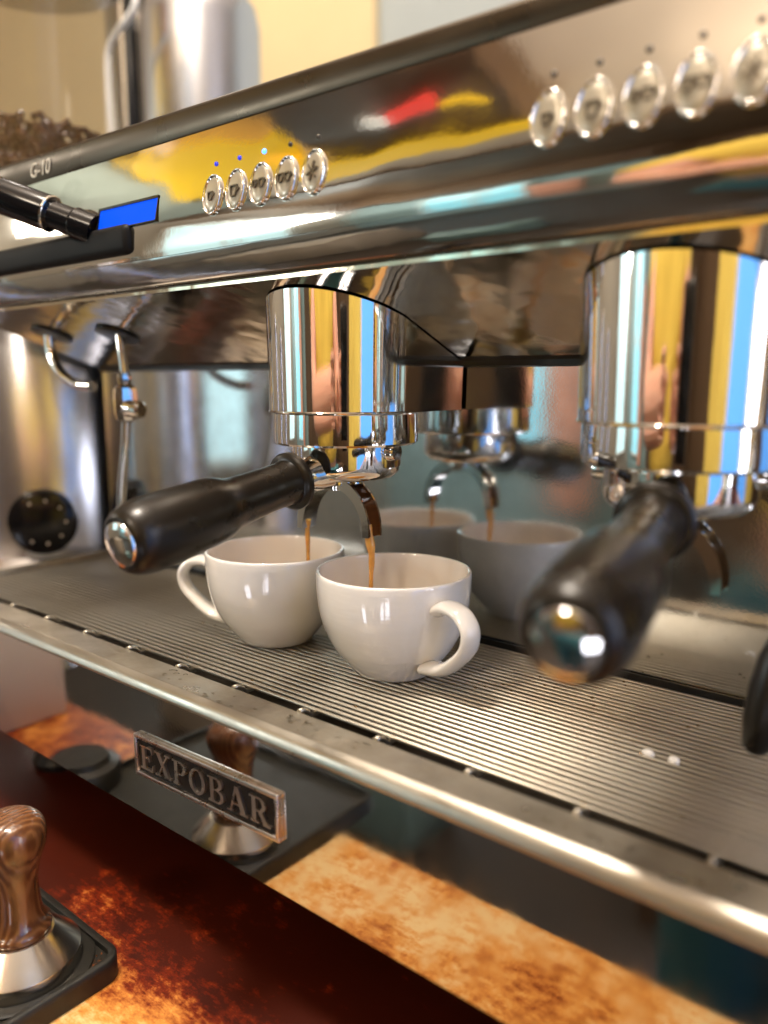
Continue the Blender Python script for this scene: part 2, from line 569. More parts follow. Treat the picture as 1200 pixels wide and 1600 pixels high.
added_ceiling_board('orange_sign', 'small orange sign beside the red one', 'sign', [(-1.375, -1.11), (-1.30, -1.10), (-1.32, -1.03), (-1.365, -1.035)], 1.53, M['backlit'])


dc = thing('display_case', 'low display case with lit white panes on the floor', 'display case', (.12, -1.20, ZF))  # unseen case, its glowing panes added to make the cup highlights
obj('case_body', newbox((-.68, -.20, .001), (.68, .08, .62), .01), M['brown'], dc)
for x0, x1 in ((-.60, -.36), (.06, .27), (.33, .54)):
    obj('case_pane', newbox((x0, .082, .10), (x1, .09, .50)), M['daylight'], dc, smooth=False)


def floor_box(lo, hi, m, label, cat='crate'):  # unseen crates, added as colour patches in the front panel's reflection
    t = thing('storage_crate', label, cat, ((lo[0] + hi[0]) / 2, (lo[1] + hi[1]) / 2, ZF), 'storage crates on the floor')
    ox, oy = t.location.x, t.location.y
    obj('crate_body', newbox((lo[0] - ox, lo[1] - oy, .001), (hi[0] - ox, hi[1] - oy, hi[2]), .01), m, t)
    obj('crate_lid', newbox((lo[0] - ox - .01, lo[1] - oy - .01, hi[2] + .002), (hi[0] - ox + .01, hi[1] - oy + .01, hi[2] + .03), .008), m, t)


floor_box((-1.38, -1.22), (-1.12, -1.0, .22), M['teal_plastic'], 'teal plastic crate on the dark floor')
floor_box((-.42, -1.08), (-.24, -.92, .12), M['white'], 'small white crate before the display case')
floor_box((-2.3, -1.6), (-1.75, -1.1, .5), M['grey'], 'large grey brown crate left of the teal one')

for (lx, ly, lz, ls, lw, lc), lab in zip(LAMPS, ('round warm hanging lamp right above the machine front', 'round warm hanging lamp behind the photographer',
                                                 'round warm hanging lamp before the cream wall', 'round white hanging lamp by the far teal wall', 'round warm hanging lamp near the brown wall', 'small hanging lamp beside the yellow ceiling panel')):
    t = thing('hanging_lamp', lab, 'lamp', (lx, ly, ZC), group='round hanging lamps')
    obj('cord', tube(bmesh.new(), [(0, 0, 0), (0, 0, lz + ls + .02 - ZC)], .004, 8), M['black'], t)
    obj('lamp_cap', lathe(bmesh.new(), [(0, .03), (.03, .03), (.045, .0), (0, 0)], 24, Matrix.Translation((0, 0, lz + ls - ZC))), M['black'], t)

# ================================================================== ESPRESSO MACHINE
MX0, MX1 = -.655, .16
MY = .403                                       # splash panel plane
em = thing('espresso_machine', 'polished steel two-group espresso machine filling the frame on the marbled counter', 'coffee machine', (-.25, .5, CZ))
OFF = -Vector(em.location)


def part(name, bm, m, parent=em, **k):
    """geometry given in world coordinates, stored relative to the machine"""
    bmesh.ops.translate(bm, verts=bm.verts, vec=OFF)
    return obj(name, bm, m, parent, **k)


# hood: curved button panel leaning back over a folded lip
face = [(.27815, .2288), (.27762, .2320), (.27745, .2360), (.27750, .2400), (.27775, .2450), (.27835, .2500), (.27915, .2553), (.28050, .2630), (.28195, .2710), (.28375, .2800), (.28520, .2870), (.28600, .2908)]


def offset_closed(pts, t):
    """give an open (y, z) polyline a thickness t on its inner side"""
    inner = [(y + t, z + t * .3) for y, z in reversed(pts)]
    return list(pts) + inner


def tap(y, z, x):
    if z > .300:
        z += .0036 * (-.35 - x) / .25
    return (y, z)


part('hood_panel', prism_x(bmesh.new(), offset_closed([tuple(p) for p in [(v.x, v.y) for v in spline([(a, b_, 0) for a, b_ in face], 5)]], .004), MX0, MX1, 24), M['hood'], angle=50)
part('hood_lip', prism_x(bmesh.new(), [(.27822, .2286), (.27850, .2272), (.27930, .2245), (.28060, .2212), (.28210, .2180), (.28340, .2156), (.28420, .2146), (.2853, .2146), (.2863, .2185), (.2830, .2286)], MX0, MX1, 24), M['lip'], angle=28)
part('hood_edge_trim', prism_x(bmesh.new(), [(.2839, .2131), (.2836, .2138), (.2840, .2145), (.2870, .2145), (.2870, .2131)], MX0, MX1, 1), M['band'])
part('hood_band', prism_x(bmesh.new(), [(.2862, .2910), (.2858, .2917), (.2862, .3035), (.2868, .3052), (.2884, .3062), (.315, .3062), (.315, .2910)], MX0, MX1, 8, tap), M['band'], angle=40)
part('body_shell', prism_x(bmesh.new(), [(.3155, .300), (.3155, .3035), (.72, .3035), (.72, -.080), (.410, -.080), (.410, .186), (.300, .222), (.293, .230), (.296, .262)], MX0 + .004, MX1 - .004), M['black'], smooth=False)
part('cup_rail', tube(bmesh.new(), [(MX0 + .02, .70, .308), (MX1 - .02, .70, .308)], .004), M['chrome_old'])

# belly: polished sheets sloping from the hood down to the splash panel
BY0, BZ0, BY1, BZ1 = .2862, .2108, .4015, .1710
part('belly_panel', prism_x(bmesh.new(), [(BY0, BZ0), (BY1, BZ1), (BY1, BZ1 + .003), (BY0, BZ0 + .003)], MX0, MX1, 30), M['belly'], smooth=False)
part('splash_trim', prism_x(bmesh.new(), [(.3995, .1686), (.4028, .1678), (.4028, .1712), (.3995, .1724)], MX0, MX1), M['black'], smooth=False)
part('splash_panel', newbox((MX0, MY, -.012), (MX1, MY + .003, .1684)), M['mirror'], smooth=False)
part('splash_gasket', newbox((MX0, .4005, -.006), (MX1, .4022, .0035)), M['black'], smooth=False)


# ---- keypads on the hood
def hood_at(z):
    for (y0, z0), (y1, z1) in zip(face, face[1:]):
        if z0 <= z <= z1:
            return y0 + (y1 - y0) * (z - z0) / (z1 - z0)
    return face[-1][0]


def hood_matrix(x, z):
    y = hood_at(z)
    d = Vector((0, hood_at(z + .004) - hood_at(z - .004), .008)).normalized()    # up along the sheet
    n = Vector((1, 0, 0)).cross(d)                                              # outward
    if n.y > 0:
        n = -n
    X = d.cross(n)
    m = Matrix((X, d, n)).transposed().to_4x4()
    m.translation = Vector((x, y, z))
    return m


def ellipse_rings(bm, rings, n=28, mtx=None):
    rr = []
    for a, b_, z in rings:
        rr.append([bm.verts.new(mtx @ Vector((a * math.cos(2 * math.pi * k / n), b_ * math.sin(2 * math.pi * k / n), z))) for k in range(n)])
    for p, q in zip(rr, rr[1:]):
        for k in range(n):
            bm.faces.new((p[k], p[(k + 1) % n], q[(k + 1) % n], q[k]))
    bm.faces.new(rr[-1])
    bm.faces.new(rr[0][::-1])
    return bm


I4 = Matrix.Identity(4)
bezel_bm = ellipse_rings(bmesh.new(), [(.0072, .0106, -.001), (.0072, .0106, .0006), (.0070, .0104, .0014), (.0066, .0100, .0017), (.0062, .0095, .0014), (.0060, .0092, .0002)], 32, I4)
bezel_me = bpy.data.meshes.new('button_bezel')
for f in bezel_bm.faces:
    f.smooth = True
bezel_bm.to_mesh(bezel_me)
bezel_me.materials.append(M['chrome'])
dome_bm = ellipse_rings(bmesh.new(), [(.0060, .0092, .0002), (.0059, .0090, .0008), (.0052, .0082, .0012), (.0034, .0058, .0014), (.0012, .0022, .00145)], 32, I4)
dome_me = bpy.data.meshes.new('button_face')
for f in dome_bm.faces:
    f.smooth = True
dome_bm.to_mesh(dome_me)
dome_me.materials.append(M['resin'])
ind_bm = lathe(bmesh.new(), [(0, -.001), (.0012, -.001), (.0012, .0004), (.0008, .0008), (0, .0009)], 16)
ind_me = bpy.data.meshes.new('indicator_light')
for f in ind_bm.faces:
    f.smooth = True
ind_bm.to_mesh(ind_me)


def symbol(kind):
    """raised cup pictograms (1 small, 1 large, 2 small, 2 large) and a star"""
    bm = bmesh.new()

    def bar(x0, y0, x1, y1, w_=.0007):
        a, c = Vector((x0, y0, 0)), Vector((x1, y1, 0))
        d = (c - a)
        n = Vector((-d.y, d.x, 0)).normalized() * w_ / 2
        v = [bm.verts.new(p + Vector((0, 0, z))) for z in (.0008, .0023) for p in (a - n, a + n, c + n, c - n)]
        for f in ((4, 5, 6, 7), (0, 4, 7, 3), (1, 2, 6, 5), (0, 1, 5, 4), (3, 7, 6, 2)):
            bm.faces.new([v[i] for i in f])

    def cup(cx, cy, s):
        bar(cx - s, cy + s, cx + s, cy + s)
        bar(cx - s, cy + s, cx - s * .6, cy - s)
        bar(cx + s, cy + s, cx + s * .6, cy - s)
        bar(cx - s * .6, cy - s, cx + s * .6, cy - s)
        bar(cx + s, cy + s * .6, cx + s * 1.5, cy + s * .4)
        bar(cx + s * 1.5, cy + s * .4, cx + s * .8, cy - s * .3)
    if kind == 0:
        cup(0, -.001, .0019)
    elif kind == 1:
        cup(0, -.001, .0026)
    elif kind == 2:
        cup(-.0026, 0, .0015)
        cup(.0022, 0, .0019)
    elif kind == 3:
        cup(-.0026, 0, .0019)
        cup(.0022, 0, .0019)
    else:
        for k in range(6):
            a = k * math.pi / 3 + .3
            bar(0, 0, .0036 * math.cos(a), .0046 * math.sin(a), .0008)
    me = bpy.data.meshes.new('button_symbol')
    bm.to_mesh(me)
    bm.free()
    me.materials.append(M['emboss'])
    return me


syms = [symbol(k) for k in range(5)]
KP = [(-.3040, .01825, True), (-.1123, .0178, False)]
for kx, kp, lit in KP:
    for k in range(5):
        x = kx + (k - 2) * kp
        mtx = Matrix.Translation(OFF) @ hood_matrix(x, .2553)
        bz = link('button', bezel_me, None, em)
        bz.matrix_local = mtx
        fc = link('button_face', dome_me, None, bz)
        sy = link('button_symbol', syms[k], None, bz)
        mi = Matrix.Translation(OFF) @ hood_matrix(x, .2712)
        me = ind_me.copy()
        me.materials.append((M['led'] if k == 2 else M['led_dim'] if k < 2 else M['led_off']) if lit else M['led_off'])
        io = link('indicator_light', me, None, em)
        io.matrix_local = mi
        if lit and k == 2:
            io['label'] = 'glowing blue indicator light'

# ---- display
mtx = Matrix.Translation(OFF) @ Matrix.Translation((-.4185, .2787, .2549)) @ Matrix.Rotation(math.pi / 2 - R_(12), 4, 'X')
bm = bmesh.new()
for lo, hi in (((-.0300, .0061, -.004), (.0300, .0076, .0006)), ((-.0300, -.0070, -.004), (.0300, -.0063, .0004)),
               ((-.0300, -.0063, -.004), (-.0285, .0061, .0005)), ((.0294, -.0063, -.004), (.0300, .0061, .0003))):
    box(bm, lo, hi)
dis = obj('display', bm, M['gloss_black'], em, smooth=False)
dis.matrix_local = mtx
obj('display_screen', newbox((-.0284, -.0062, -.004), (.0293, .0060, .0001)), M['blue'], dis, smooth=False)

# ---- black end cover with the steam knob
part('end_cover', newbox((-.70, .2735, .2325), (-.4130, .2850, .2500), .0045, 4), M['matt_black'])
K0 = Vector((-.4570, .2790, .2518))
K1 = Vector((-.5120, .2500, .2745))
KD = (K1 - K0).normalized()
kn = lathe(bmesh.new(), [(0, -.004), (.0098, -.004), (.0098, .010), (.0085, .012), (.0085, .026), (.0106, .0275), (.0110, .030), (.0110, .094), (.0102, .098), (.0080, .100), (0, .100)], 40, axis_matrix(K0, KD))
part('steam_knob', kn, M['gloss_black'])
part('knob_ring', lathe(bmesh.new(), [(.0108, .0275), (.0113, .0279), (.0113, .0290), (.0108, .0294)], 40, axis_matrix(K0, KD), close=True), M['chrome_old'])

# ---- hood lettering
cu = bpy.data.curves.new('hood_lettering', 'FONT')
cu.body = 'G-10'
cu.size = .0128
cu.extrude = .0002
cu.shear = .25
to = bpy.data.objects.new('tmp_text', cu)
COL.objects.link(to)
dg = bpy.context.evaluated_depsgraph_get()
me = bpy.data.meshes.new_from_object(to.evaluated_get(dg))
bpy.data.objects.remove(to)
me.materials.clear()
lt = link('hood_lettering', me, M['print'], em)
lt.matrix_local = Matrix.Translation(OFF) @ (Matrix.Translation((-.5385, .2855, .2945)) @ Matrix.Rotation(math.pi / 2, 4, 'X'))

# ---- group heads
GX = [-.302, -.112]
GY = .338


def group_head(gx):
    r = .043
    n = 40
    out = []
    for k in range(n + 1):                      # half circle towards the front
        a = math.pi + math.pi * k / n
        out.append((gx + r * math.cos(a), GY + r * math.sin(a)))
    out += [(gx + .0375, .4005), (gx - .0375, .4005)]
    bm = bmesh.new()

    def top(y):
        return BZ0 + (BZ1 - BZ0) * (y - BY0) / (BY1 - BY0) - .0007
    low = [bm.verts.new((x, y, .1430)) for x, y in out]
    mid = [bm.verts.new((gx + (x - gx) * 1.0, y, .1445)) for x, y in out]
    hi = [bm.verts.new((gx + (x - gx) * 1.02, GY + (y - GY) * (1.02 if y < GY else 1), top(y))) for x, y in out]
    m_ = len(out)
    for a, c in ((low, mid), (mid, hi)):
        for k in range(m_):
            bm.faces.new((a[k], a[(k + 1) % m_], c[(k + 1) % m_], c[k]))
    bm.faces.new(low[::-1])
    bm.faces.new(hi)
    g = part('group_head', bm, M['chrome'], angle=40)
    q = Matrix.Translation(OFF)
    rim = []
    for k in range(m_):
        rim.append((out[k][0], out[k][1], .1432))
    obj('group_rim', tube(bmesh.new(), [tuple(Vector(p) + OFF) for p in rim[:-2]], .0007, 8), M['chrome_old'], g)
    obj('group_bell', lathe(bmesh.new(), [(0, .1428), (.0405, .1428), (.0412, .1420), (.0415, .1300), (.0413, .1262), (.0400, .1250), (.0350, .1250), (.0345, .1290), (0, .1290)], 64,
                            q @ Matrix.Translation((gx, GY, 0))), M['chrome'], g)
    return g


for gx in GX:
    group_head(gx)

# ---- steam wand, hot-water spout, wand by the right edge
wn = part('steam_wand', tube(bmesh.new(), spline([(-.522, .335, .212), (-.516, .333, .190), (-.511, .332, .165), (-.510, .331, .158)], 6), .0032, 14), M['chrome'])
q = Matrix.Translation(OFF)
obj('wand_joint', lathe(bmesh.new(), [(0, .166), (.0042, .166), (.0052, .162), (.0042, .158), (.0078, .155), (.0086, .150), (.0086, .137), (.0070, .132), (.004, .130), (0, .130)], 8, q @ Matrix.Translation((-.510, .331, 0))), M['chrome_old'], wn)
obj('wand_knuckle', lathe(bmesh.new(), [(0, 0), (.006, 0), (.0065, .002), (.0065, .012), (.005, .014), (0, .014)], 20, q @ axis_matrix((-.504, .328, .1405), (.9, .2, -.1))), M['chrome_old'], wn)
obj('wand_tube', tube(bmesh.new(), [tuple(Vector(p) + OFF) for p in spline([(-.510, .331, .135), (-.514, .331, .110), (-.522, .331, .075), (-.526, .331, .030)], 6)], .0036, 14), M['chrome_old'], wn)
hw = part('water_spout', tube(bmesh.new(), spline([(-.602, .327, .214), (-.604, .327, .195), (-.602, .327, .180), (-.590, .327, .166), (-.566, .326, .157), (-.545, .326, .1555)], 7), .0042, 14), M['chrome'])
for x, y in ((-.522, .335), (-.600, .327)):
    z = BZ0 + (BZ1 - BZ0) * (y - BY0) / (BY1 - BY0)
    part('pipe_grommet', lathe(bmesh.new(), [(0, 0), (.016, 0), (.016, .0012), (.013, .0018), (0, .0018)], 32, axis_matrix((x, y, z - .0008), (0, -.331, -.943))), M['black'])
rw = part('steam_wand', tube(bmesh.new(), spline([(-.040, .322, .210), (-.046, .320, .16), (-.058, .315, .09), (-.0625, .313, .062)], 6), .0038, 14), M['chrome'])
obj('wand_tip', tube(bmesh.new(), [tuple(Vector(p) + OFF) for p in ((-.0622, .3132, .064), (-.0630, .3125, .056), (-.0645, .3115, .045), (-.0660, .3105, .032), (-.0672, .310, .022), (-.0674, .3098, .019))], [.0045, .0068, .0074, .0072, .0055, .003], 20), M['grip'], rw)

# ---- drip tray body, lip and front panel
part('front_panel', prism_x(bmesh.new(), [(.2340, -.0060), (.2340, -.0815), (.2352, -.0830), (.2385, -.0830), (.2385, -.0060)], MX0, MX1, 1), M['front'], angle=25)
lipp = [(.2562, .0002), (.2562, -.006), (.2545, -.006), (.2545, -.0012), (.2395, -.0014), (.2365, -.0022), (.2345, -.0040), (.2340, -.0060), (.2318, -.0062), (.2312, -.0045), (.2318, -.0018), (.2335, .0002), (.2362, .0012), (.2390, .0010)]
part('tray_lip', prism_x(bmesh.new(), lipp, MX0, MX1, 1), M['tray'], angle=40)
ed = [(.2312, -.0045), (.2318, -.0016), (.2336, .0006), (.2362, .0016), (.2362, .0013), (.2337, .0002), (.2321, -.0018), (.2316, -.0044)]
part('tray_edge', prism_x(bmesh.new(), ed, MX0 + .001, MX1 - .001, 1), M['nose'], angle=50)
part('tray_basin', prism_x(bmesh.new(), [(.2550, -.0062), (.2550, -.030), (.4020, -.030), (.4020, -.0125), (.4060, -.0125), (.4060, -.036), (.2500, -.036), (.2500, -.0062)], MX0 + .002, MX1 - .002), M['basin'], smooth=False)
part('underside', newbox((MX0 + .004, .2390, -.0800), (MX1 - .004, .4060, -.0370)), M['black'], smooth=False)
part('tray_side', newbox((MX0 - .004, .2340, -.0815), (MX0 - .0005, .404, .0035), .0008), M['tray'])
for x in (-.58, .08):
    for y in (.30, .66):
        part('machine_foot', lathe(bmesh.new(), [(0, CZ + .0002), (.020, CZ + .0002), (.022, CZ + .006), (.014, CZ + .02), (.014, -.0801), (0, -.0801)], 24, Matrix.Translation((x, y, 0))), M['black'])

# ---- name badge on the front panel
bx0, bx1, bz0, bz1 = -.0578, .0578, -.0120, .0120
bad = obj('badge', newbox((bx0 + .001, -.0006, bz0 + .001), (bx1 - .001, .0013, bz1 - .001)), M['badge'], em, smooth=False)
bad.location = Vector((-.3085, .2336, -.0430)) + OFF
bad.rotation_euler = (0, R_(-1.5), 0)
bm = bmesh.new()
fw = .0024


def frame_bar(bm, lo, hi):
    return box(bm, lo, hi, .0006, 2)


frame_bar(bm, (bx0, -.0024, bz1 - fw), (bx1, .0014, bz1))
frame_bar(bm, (bx0, -.0024, bz0), (bx1, .0014, bz0 + fw))
frame_bar(bm, (bx0 + .0001, -.0025, bz0 + fw - .0006), (bx0 + fw, .0014, bz1 - fw + .0006))
frame_bar(bm, (bx1 - fw, -.0025, bz0 + fw - .0006), (bx1 - .0001, .0014, bz1 - fw + .0006))
obj('badge_frame', bm, M['badge_metal'], bad)


def glyph(ch):
    """engraved-style serif capitals, cell 0..1 high, as solid strokes; returns (quads list, advance)"""
    P = []

    def q(*pts):
        P.append(pts)

    def stem(x, t=.17, y0=0, y1=1):
        q((x, y0), (x + t, y0), (x + t, y1), (x, y1))

    def hb(x0, x1, y, t=.075):
        q((x0, y), (x1, y), (x1, y + t), (x0, y + t))

    def serif(x0, x1, y):
        hb(x0, x1, y, .07)

    def bowl(cx, cy, rx, ry, a0, a1, tx=.15, ty=.07, n=12):
        for k in range(n):
            u, v = a0 + (a1 - a0) * k / n, a0 + (a1 - a0) * (k + 1) / n
            q((cx + rx * math.cos(u), cy + ry * math.sin(u)), (cx + rx * math.cos(v), cy + ry * math.sin(v)),
              (cx + (rx - tx) * math.cos(v), cy + (ry - ty) * math.sin(v)), (cx + (rx - tx) * math.cos(u), cy + (ry - ty) * math.sin(u)))
    h = math.pi / 2
    if ch == 'E':
        stem(.10); serif(0, .40, 0); serif(0, .40, .93)
        hb(.27, .66, .93); hb(.27, .68, 0); hb(.27, .50, .48)
        q((.60, .93), (.67, .93), (.67, .74), (.64, .74)); q((.61, .07), (.69, .07), (.69, .27), (.66, .27))
        q((.46, .38), (.52, .38), (.52, .64), (.46, .64))
        return P, .72
    if ch == 'X':
        q((.08, 1), (.28, 1), (.78, 0), (.58, 0)); q((.66, 1), (.74, 1), (.20, 0), (.12, 0))
        serif(0, .36, .93); serif(.56, .84, .93); serif(.02, .30, 0); serif(.50, .86, 0)
        return P, .88
    if ch in 'PR':
        stem(.10); serif(0, .38, 0); serif(0, .30, .93)
        hb(.27, .42, .93); hb(.27, .42, .44)
        bowl(.40, .72, .29, .28, -h, h)
        if ch == 'R':
            q((.36, .46), (.54, .48), (.80, 0), (.60, 0)); serif(.56, .88, 0)
            return P, .88
        return P, .74
    if ch == 'O':
        bowl(.42, .5, .40, .52, 0, 2 * math.pi, .16, .07, 32)
        return P, .88
    if ch == 'B':
        stem(.10); serif(0, .30, 0); serif(0, .30, .93)
        hb(.27, .42, .93); hb(.27, .42, .48); hb(.27, .44, 0)
        bowl(.40, .755, .26, .245, -h, h); bowl(.42, .275, .31, .275, -h, h)
        return P, .80
    if ch == 'A':
        q((.38, 1.02), (.47, 1.02), (.20, 0), (.12, 0)); q((.36, 1.02), (.54, 1.02), (.84, 0), (.63, 0))
        hb(.24, .66, .30, .07); serif(0, .30, 0); serif(.52, .94, 0)
        return P, .94
    return P, .5


adv = []
for ch in 'EXPOBAR':
    adv.append(glyph(ch)[1])
LH = .0136
gap = .085
tot = sum(adv) + gap * 6
sx = (.1045) / tot
x = -.0523
for ch, a in zip('EXPOBAR', adv):
    polys, _ = glyph(ch)
    bm = bmesh.new()
    for k, pl in enumerate(polys):
        ar = sum(pl[i][0] * pl[(i + 1) % len(pl)][1] - pl[(i + 1) % len(pl)][0] * pl[i][1] for i in range(len(pl)))
        if ar < 0:
            pl = pl[::-1]
        lift = .00003 * (k % 5)
        mid = Vector((sum(p[0] for p in pl) / len(pl), sum(p[1] for p in pl) / len(pl)))
        fr = [bm.verts.new(((x + p[0] * sx), -.0021 - lift, -LH / 2 + p[1] * LH)) for p in pl]
        bk = [bm.verts.new(((x + p[0] * sx), -.0003, -LH / 2 + p[1] * LH)) for p in pl]
        n = len(pl)
        bm.faces.new(fr)
        for i in range(n):
            bm.faces.new((fr[i], bk[i], bk[(i + 1) % n], fr[(i + 1) % n]))
    o = obj('badge_letter', bm, M['badge_metal'], bad, smooth=False)
    x += (a + gap) * sx

# ================================================================== DRIP GRATE
gr = thing('drip_grate', 'steel wire drip grate lying in the machine tray under the cups', 'grate', (-.25, .333, 0))
GO = -Vector(gr.location)
NB, PITCH_B = 31, .00446
bar_bm = tube(bmesh.new(), [(MX0 + .006 + .25, 0, 0), (MX1 - .006 + .25, 0, 0)], .00110, 10)
bar_me = bpy.data.meshes.new('grate_bar')
for f in bar_bm.faces:
    f.smooth = len(f.verts) == 4
bar_bm.to_mesh(bar_me)
bar_me.materials.append(M['wire'])
for i in range(NB):
    o = link('grate_bar', bar_me, None, gr, (random.uniform(-.0006, .0006), .2660 + i * PITCH_B + random.uniform(-.00012, .00012) - .333, -.00122 + random.uniform(-.00008, .00008)))
cw_bm = tube(bmesh.new(), [(0, .2556 - .333, .0008), (0, .2585 - .333, .0008), (0, .2615 - .333, -.0005), (0, .2640 - .333, -.0037), (0, .4005 - .333, -.0037)], .0013, 8)
cw_me = bpy.data.meshes.new('cross_wire')
for f in cw_bm.faces:
    f.smooth = len(f.verts) == 4
cw_bm.to_mesh(cw_me)
cw_me.materials.append(M['wire'])
for i in range(-2, 17):
    xw = -.5517 + .04852 * i
    if MX0 + .01 < xw < MX1 - .01:
        link('cross_wire', cw_me, None, gr, (xw + .25, 0, 0))

# ================================================================== PORTAFILTERS
SL = R_(-9.0)
SPX = -.0065


def make_portafilter(gx, az, label):
    base = Vector((gx, GY, .118))
    t = thing('portafilter', label, 'portafilter', base, 'portafilters locked into the machine')
    # basket holder: bowl, ears
    bowl = lathe(bmesh.new(), [(0, .0100), (.0280, .0100), (.0315, .0070), (.0318, -.0050), (.0306, -.0088), (.0275, -.0118), (.0200, -.0135), (.0090, -.0145), (0, -.0145)], 64)
    obj('basket_holder', bowl, M['chrome'], t)
    d = Vector((math.sin(az) * math.cos(SL), -math.cos(az) * math.cos(SL), math.sin(SL)))
    side = Vector((math.cos(az), math.sin(az), 0))
    for s in (-1, 1):
        c = side * s * .0335 + Vector((0, 0, .0035))
        mt = axis_matrix(c, side * s)
        obj('locking_ear', lathe(bmesh.new(), [(0, -.006), (.0052, -.006), (.0052, .0015), (.0045, .0030), (0, .0032)], 20, mt), M['chrome_old'], t)
    # neck from bowl to handle
    o0 = Vector((0, 0, -.0035))
    obj('neck', tube(bmesh.new(), [o0 + d * s for s in (.022, .030, .034, .040, .047)], [.0118, .0100, .0088, .0082, .0086], 28), M['chrome_old'], t)
    prof = [(0, .0440), (.0125, .0440), (.0138, .0452), (.0138, .0475), (.0128, .0488), (.0108, .0495), (.0104, .0530), (.0103, .0640), (.0107, .0760), (.0111, .0860),
            (.0116, .0915), (.0130, .0958), (.0141, .1000), (.0146, .1060), (.0149, .1180), (.0152, .1300), (.0152, .1400), (.0147, .1455), (.0134, .1500), (.0117, .1528), (.0105, .1536), (.0102, .1530), (0, .1530)]
    prof = [(r_ * 1.13, s_) for r_, s_ in prof]
    obj('handle', lathe(bmesh.new(), prof, 56, axis_matrix(o0, d)), M['grip'], t)
    obj('end_cap', lathe(bmesh.new(), [(0, .1500), (.0107, .1500), (.0107, .1534), (.0101, .1545), (.0075, .1554), (.0035, .1559), (0, .1560)], 48, axis_matrix(o0, d)), M['chrome'], t)
    # double spout: nut, then an arched open channel
    sp = obj('spout_nut', lathe(bmesh.new(), [(0, -.0140), (.0100, -.0140), (.0104, -.0150), (.0104, -.0172), (.0075, -.0180), (.0070, -.0205), (.0, -.0205)], 28, Matrix.Translation((SPX, 0, 0))), M['chrome_old'], t)
    N = 28
    pts = []
    for k in range(N + 1):
        u = -1 + 2 * k / N
        a = u * R_(86)
        x_ = .0240 * math.sin(a)
        z_ = -.0490 + .0300 * max(0, math.cos(a)) ** .85
        pts.append(Vector((x_ + SPX, 0, z_)))
    bm = bmesh.new()
    secs = []
    W, H, T = .0060, .0064, .0013
    for k, p in enumerate(pts):
        tg = (pts[min(k + 1, N)] - pts[max(k - 1, 0)]).normalized()
        nrm = Vector((-tg.z, 0, tg.x))
        if nrm.z < 0 and abs(p.x - SPX) < .02:
            nrm = -nrm
        hh = H * (1 - .35 * abs(-1 + 2 * k / N) ** 3)
        sec = [(-W, 0), (-W, hh), (-W + T, hh), (-W + T, T), (W - T, T), (W - T, hh), (W, hh), (W, 0)]
        secs.append([bm.verts.new(p + Vector((0, yy, 0)) + nrm * hn) for yy, hn in sec])
    for a, c in zip(secs, secs[1:]):
        for k in range(8):
            bm.faces.new((a[k], a[(k + 1) % 8], c[(k + 1) % 8], c[k]))
    bm.faces.new(secs[0][::-1])
    bm.faces.new(secs[-1])
    obj('double_spout', bm, M['chrome'], t, angle=35)
    # wet coffee film lying in the channel
    bm = bmesh.new()
    rows = []
    for k, p in enumerate(pts):
        tg = (pts[min(k + 1, N)] - pts[max(k - 1, 0)]).normalized()
        nrm = Vector((-tg.z, 0, tg.x))
        if nrm.z < 0 and abs(p.x - SPX) < .02:
            nrm = -nrm
        rows.append([bm.verts.new(p + Vector((0, yy, 0)) + nrm * (T + .0008)) for yy in (-W + T, 0, W - T)])
    for a, c in zip(rows, rows[1:]):
        for k in range(2):
            bm.faces.new((a[k], a[k + 1], c[k + 1], c[k]))
    obj('coffee_film', bm, M['coffee_dark'] if gx < -.2 else M['stain'], t)
    return t


make_portafilter(GX[0], R_(2.0), 'black-handled portafilter brewing into two cups, locked in the left group')
make_portafilter(GX[1], R_(8.5), 'blurred black-handled portafilter pointing at the viewer, locked in the right group')

# ================================================================== CUPS
CH = .0575


def cup_mesh(parent):
    outer = [(0, .0012), (.0175, .0012), (.0190, .0), (.0215, .0), (.0232, .0012), (.0262, .0052), (.0305, .0105), (.0347, .0165), (.0380, .0232), (.0404, .0305), (.0420, .0385), (.0428, .0465), (.0431, .0540)]
    rim = [(.0430, .0566), (.0424, .0575), (.0415, .0574), (.0409, .0564)]
    inner = [(.0405, .0500), (.0396, .0400), (.0380, .0310), (.0350, .0225), (.0300, .0140), (.0230, .0075), (.0150, .0048), (0, .0042)]
    pr = [(p[0], p[1]) for p in outer[:5]] + [(v.x, v.y) for v in spline([(a, b_, 0) for a, b_ in outer[5:] + rim + inner], 3)]
    return obj('cup_body', lathe(bmesh.new(), pr, 96), M['ceramic'], parent, angle=60)


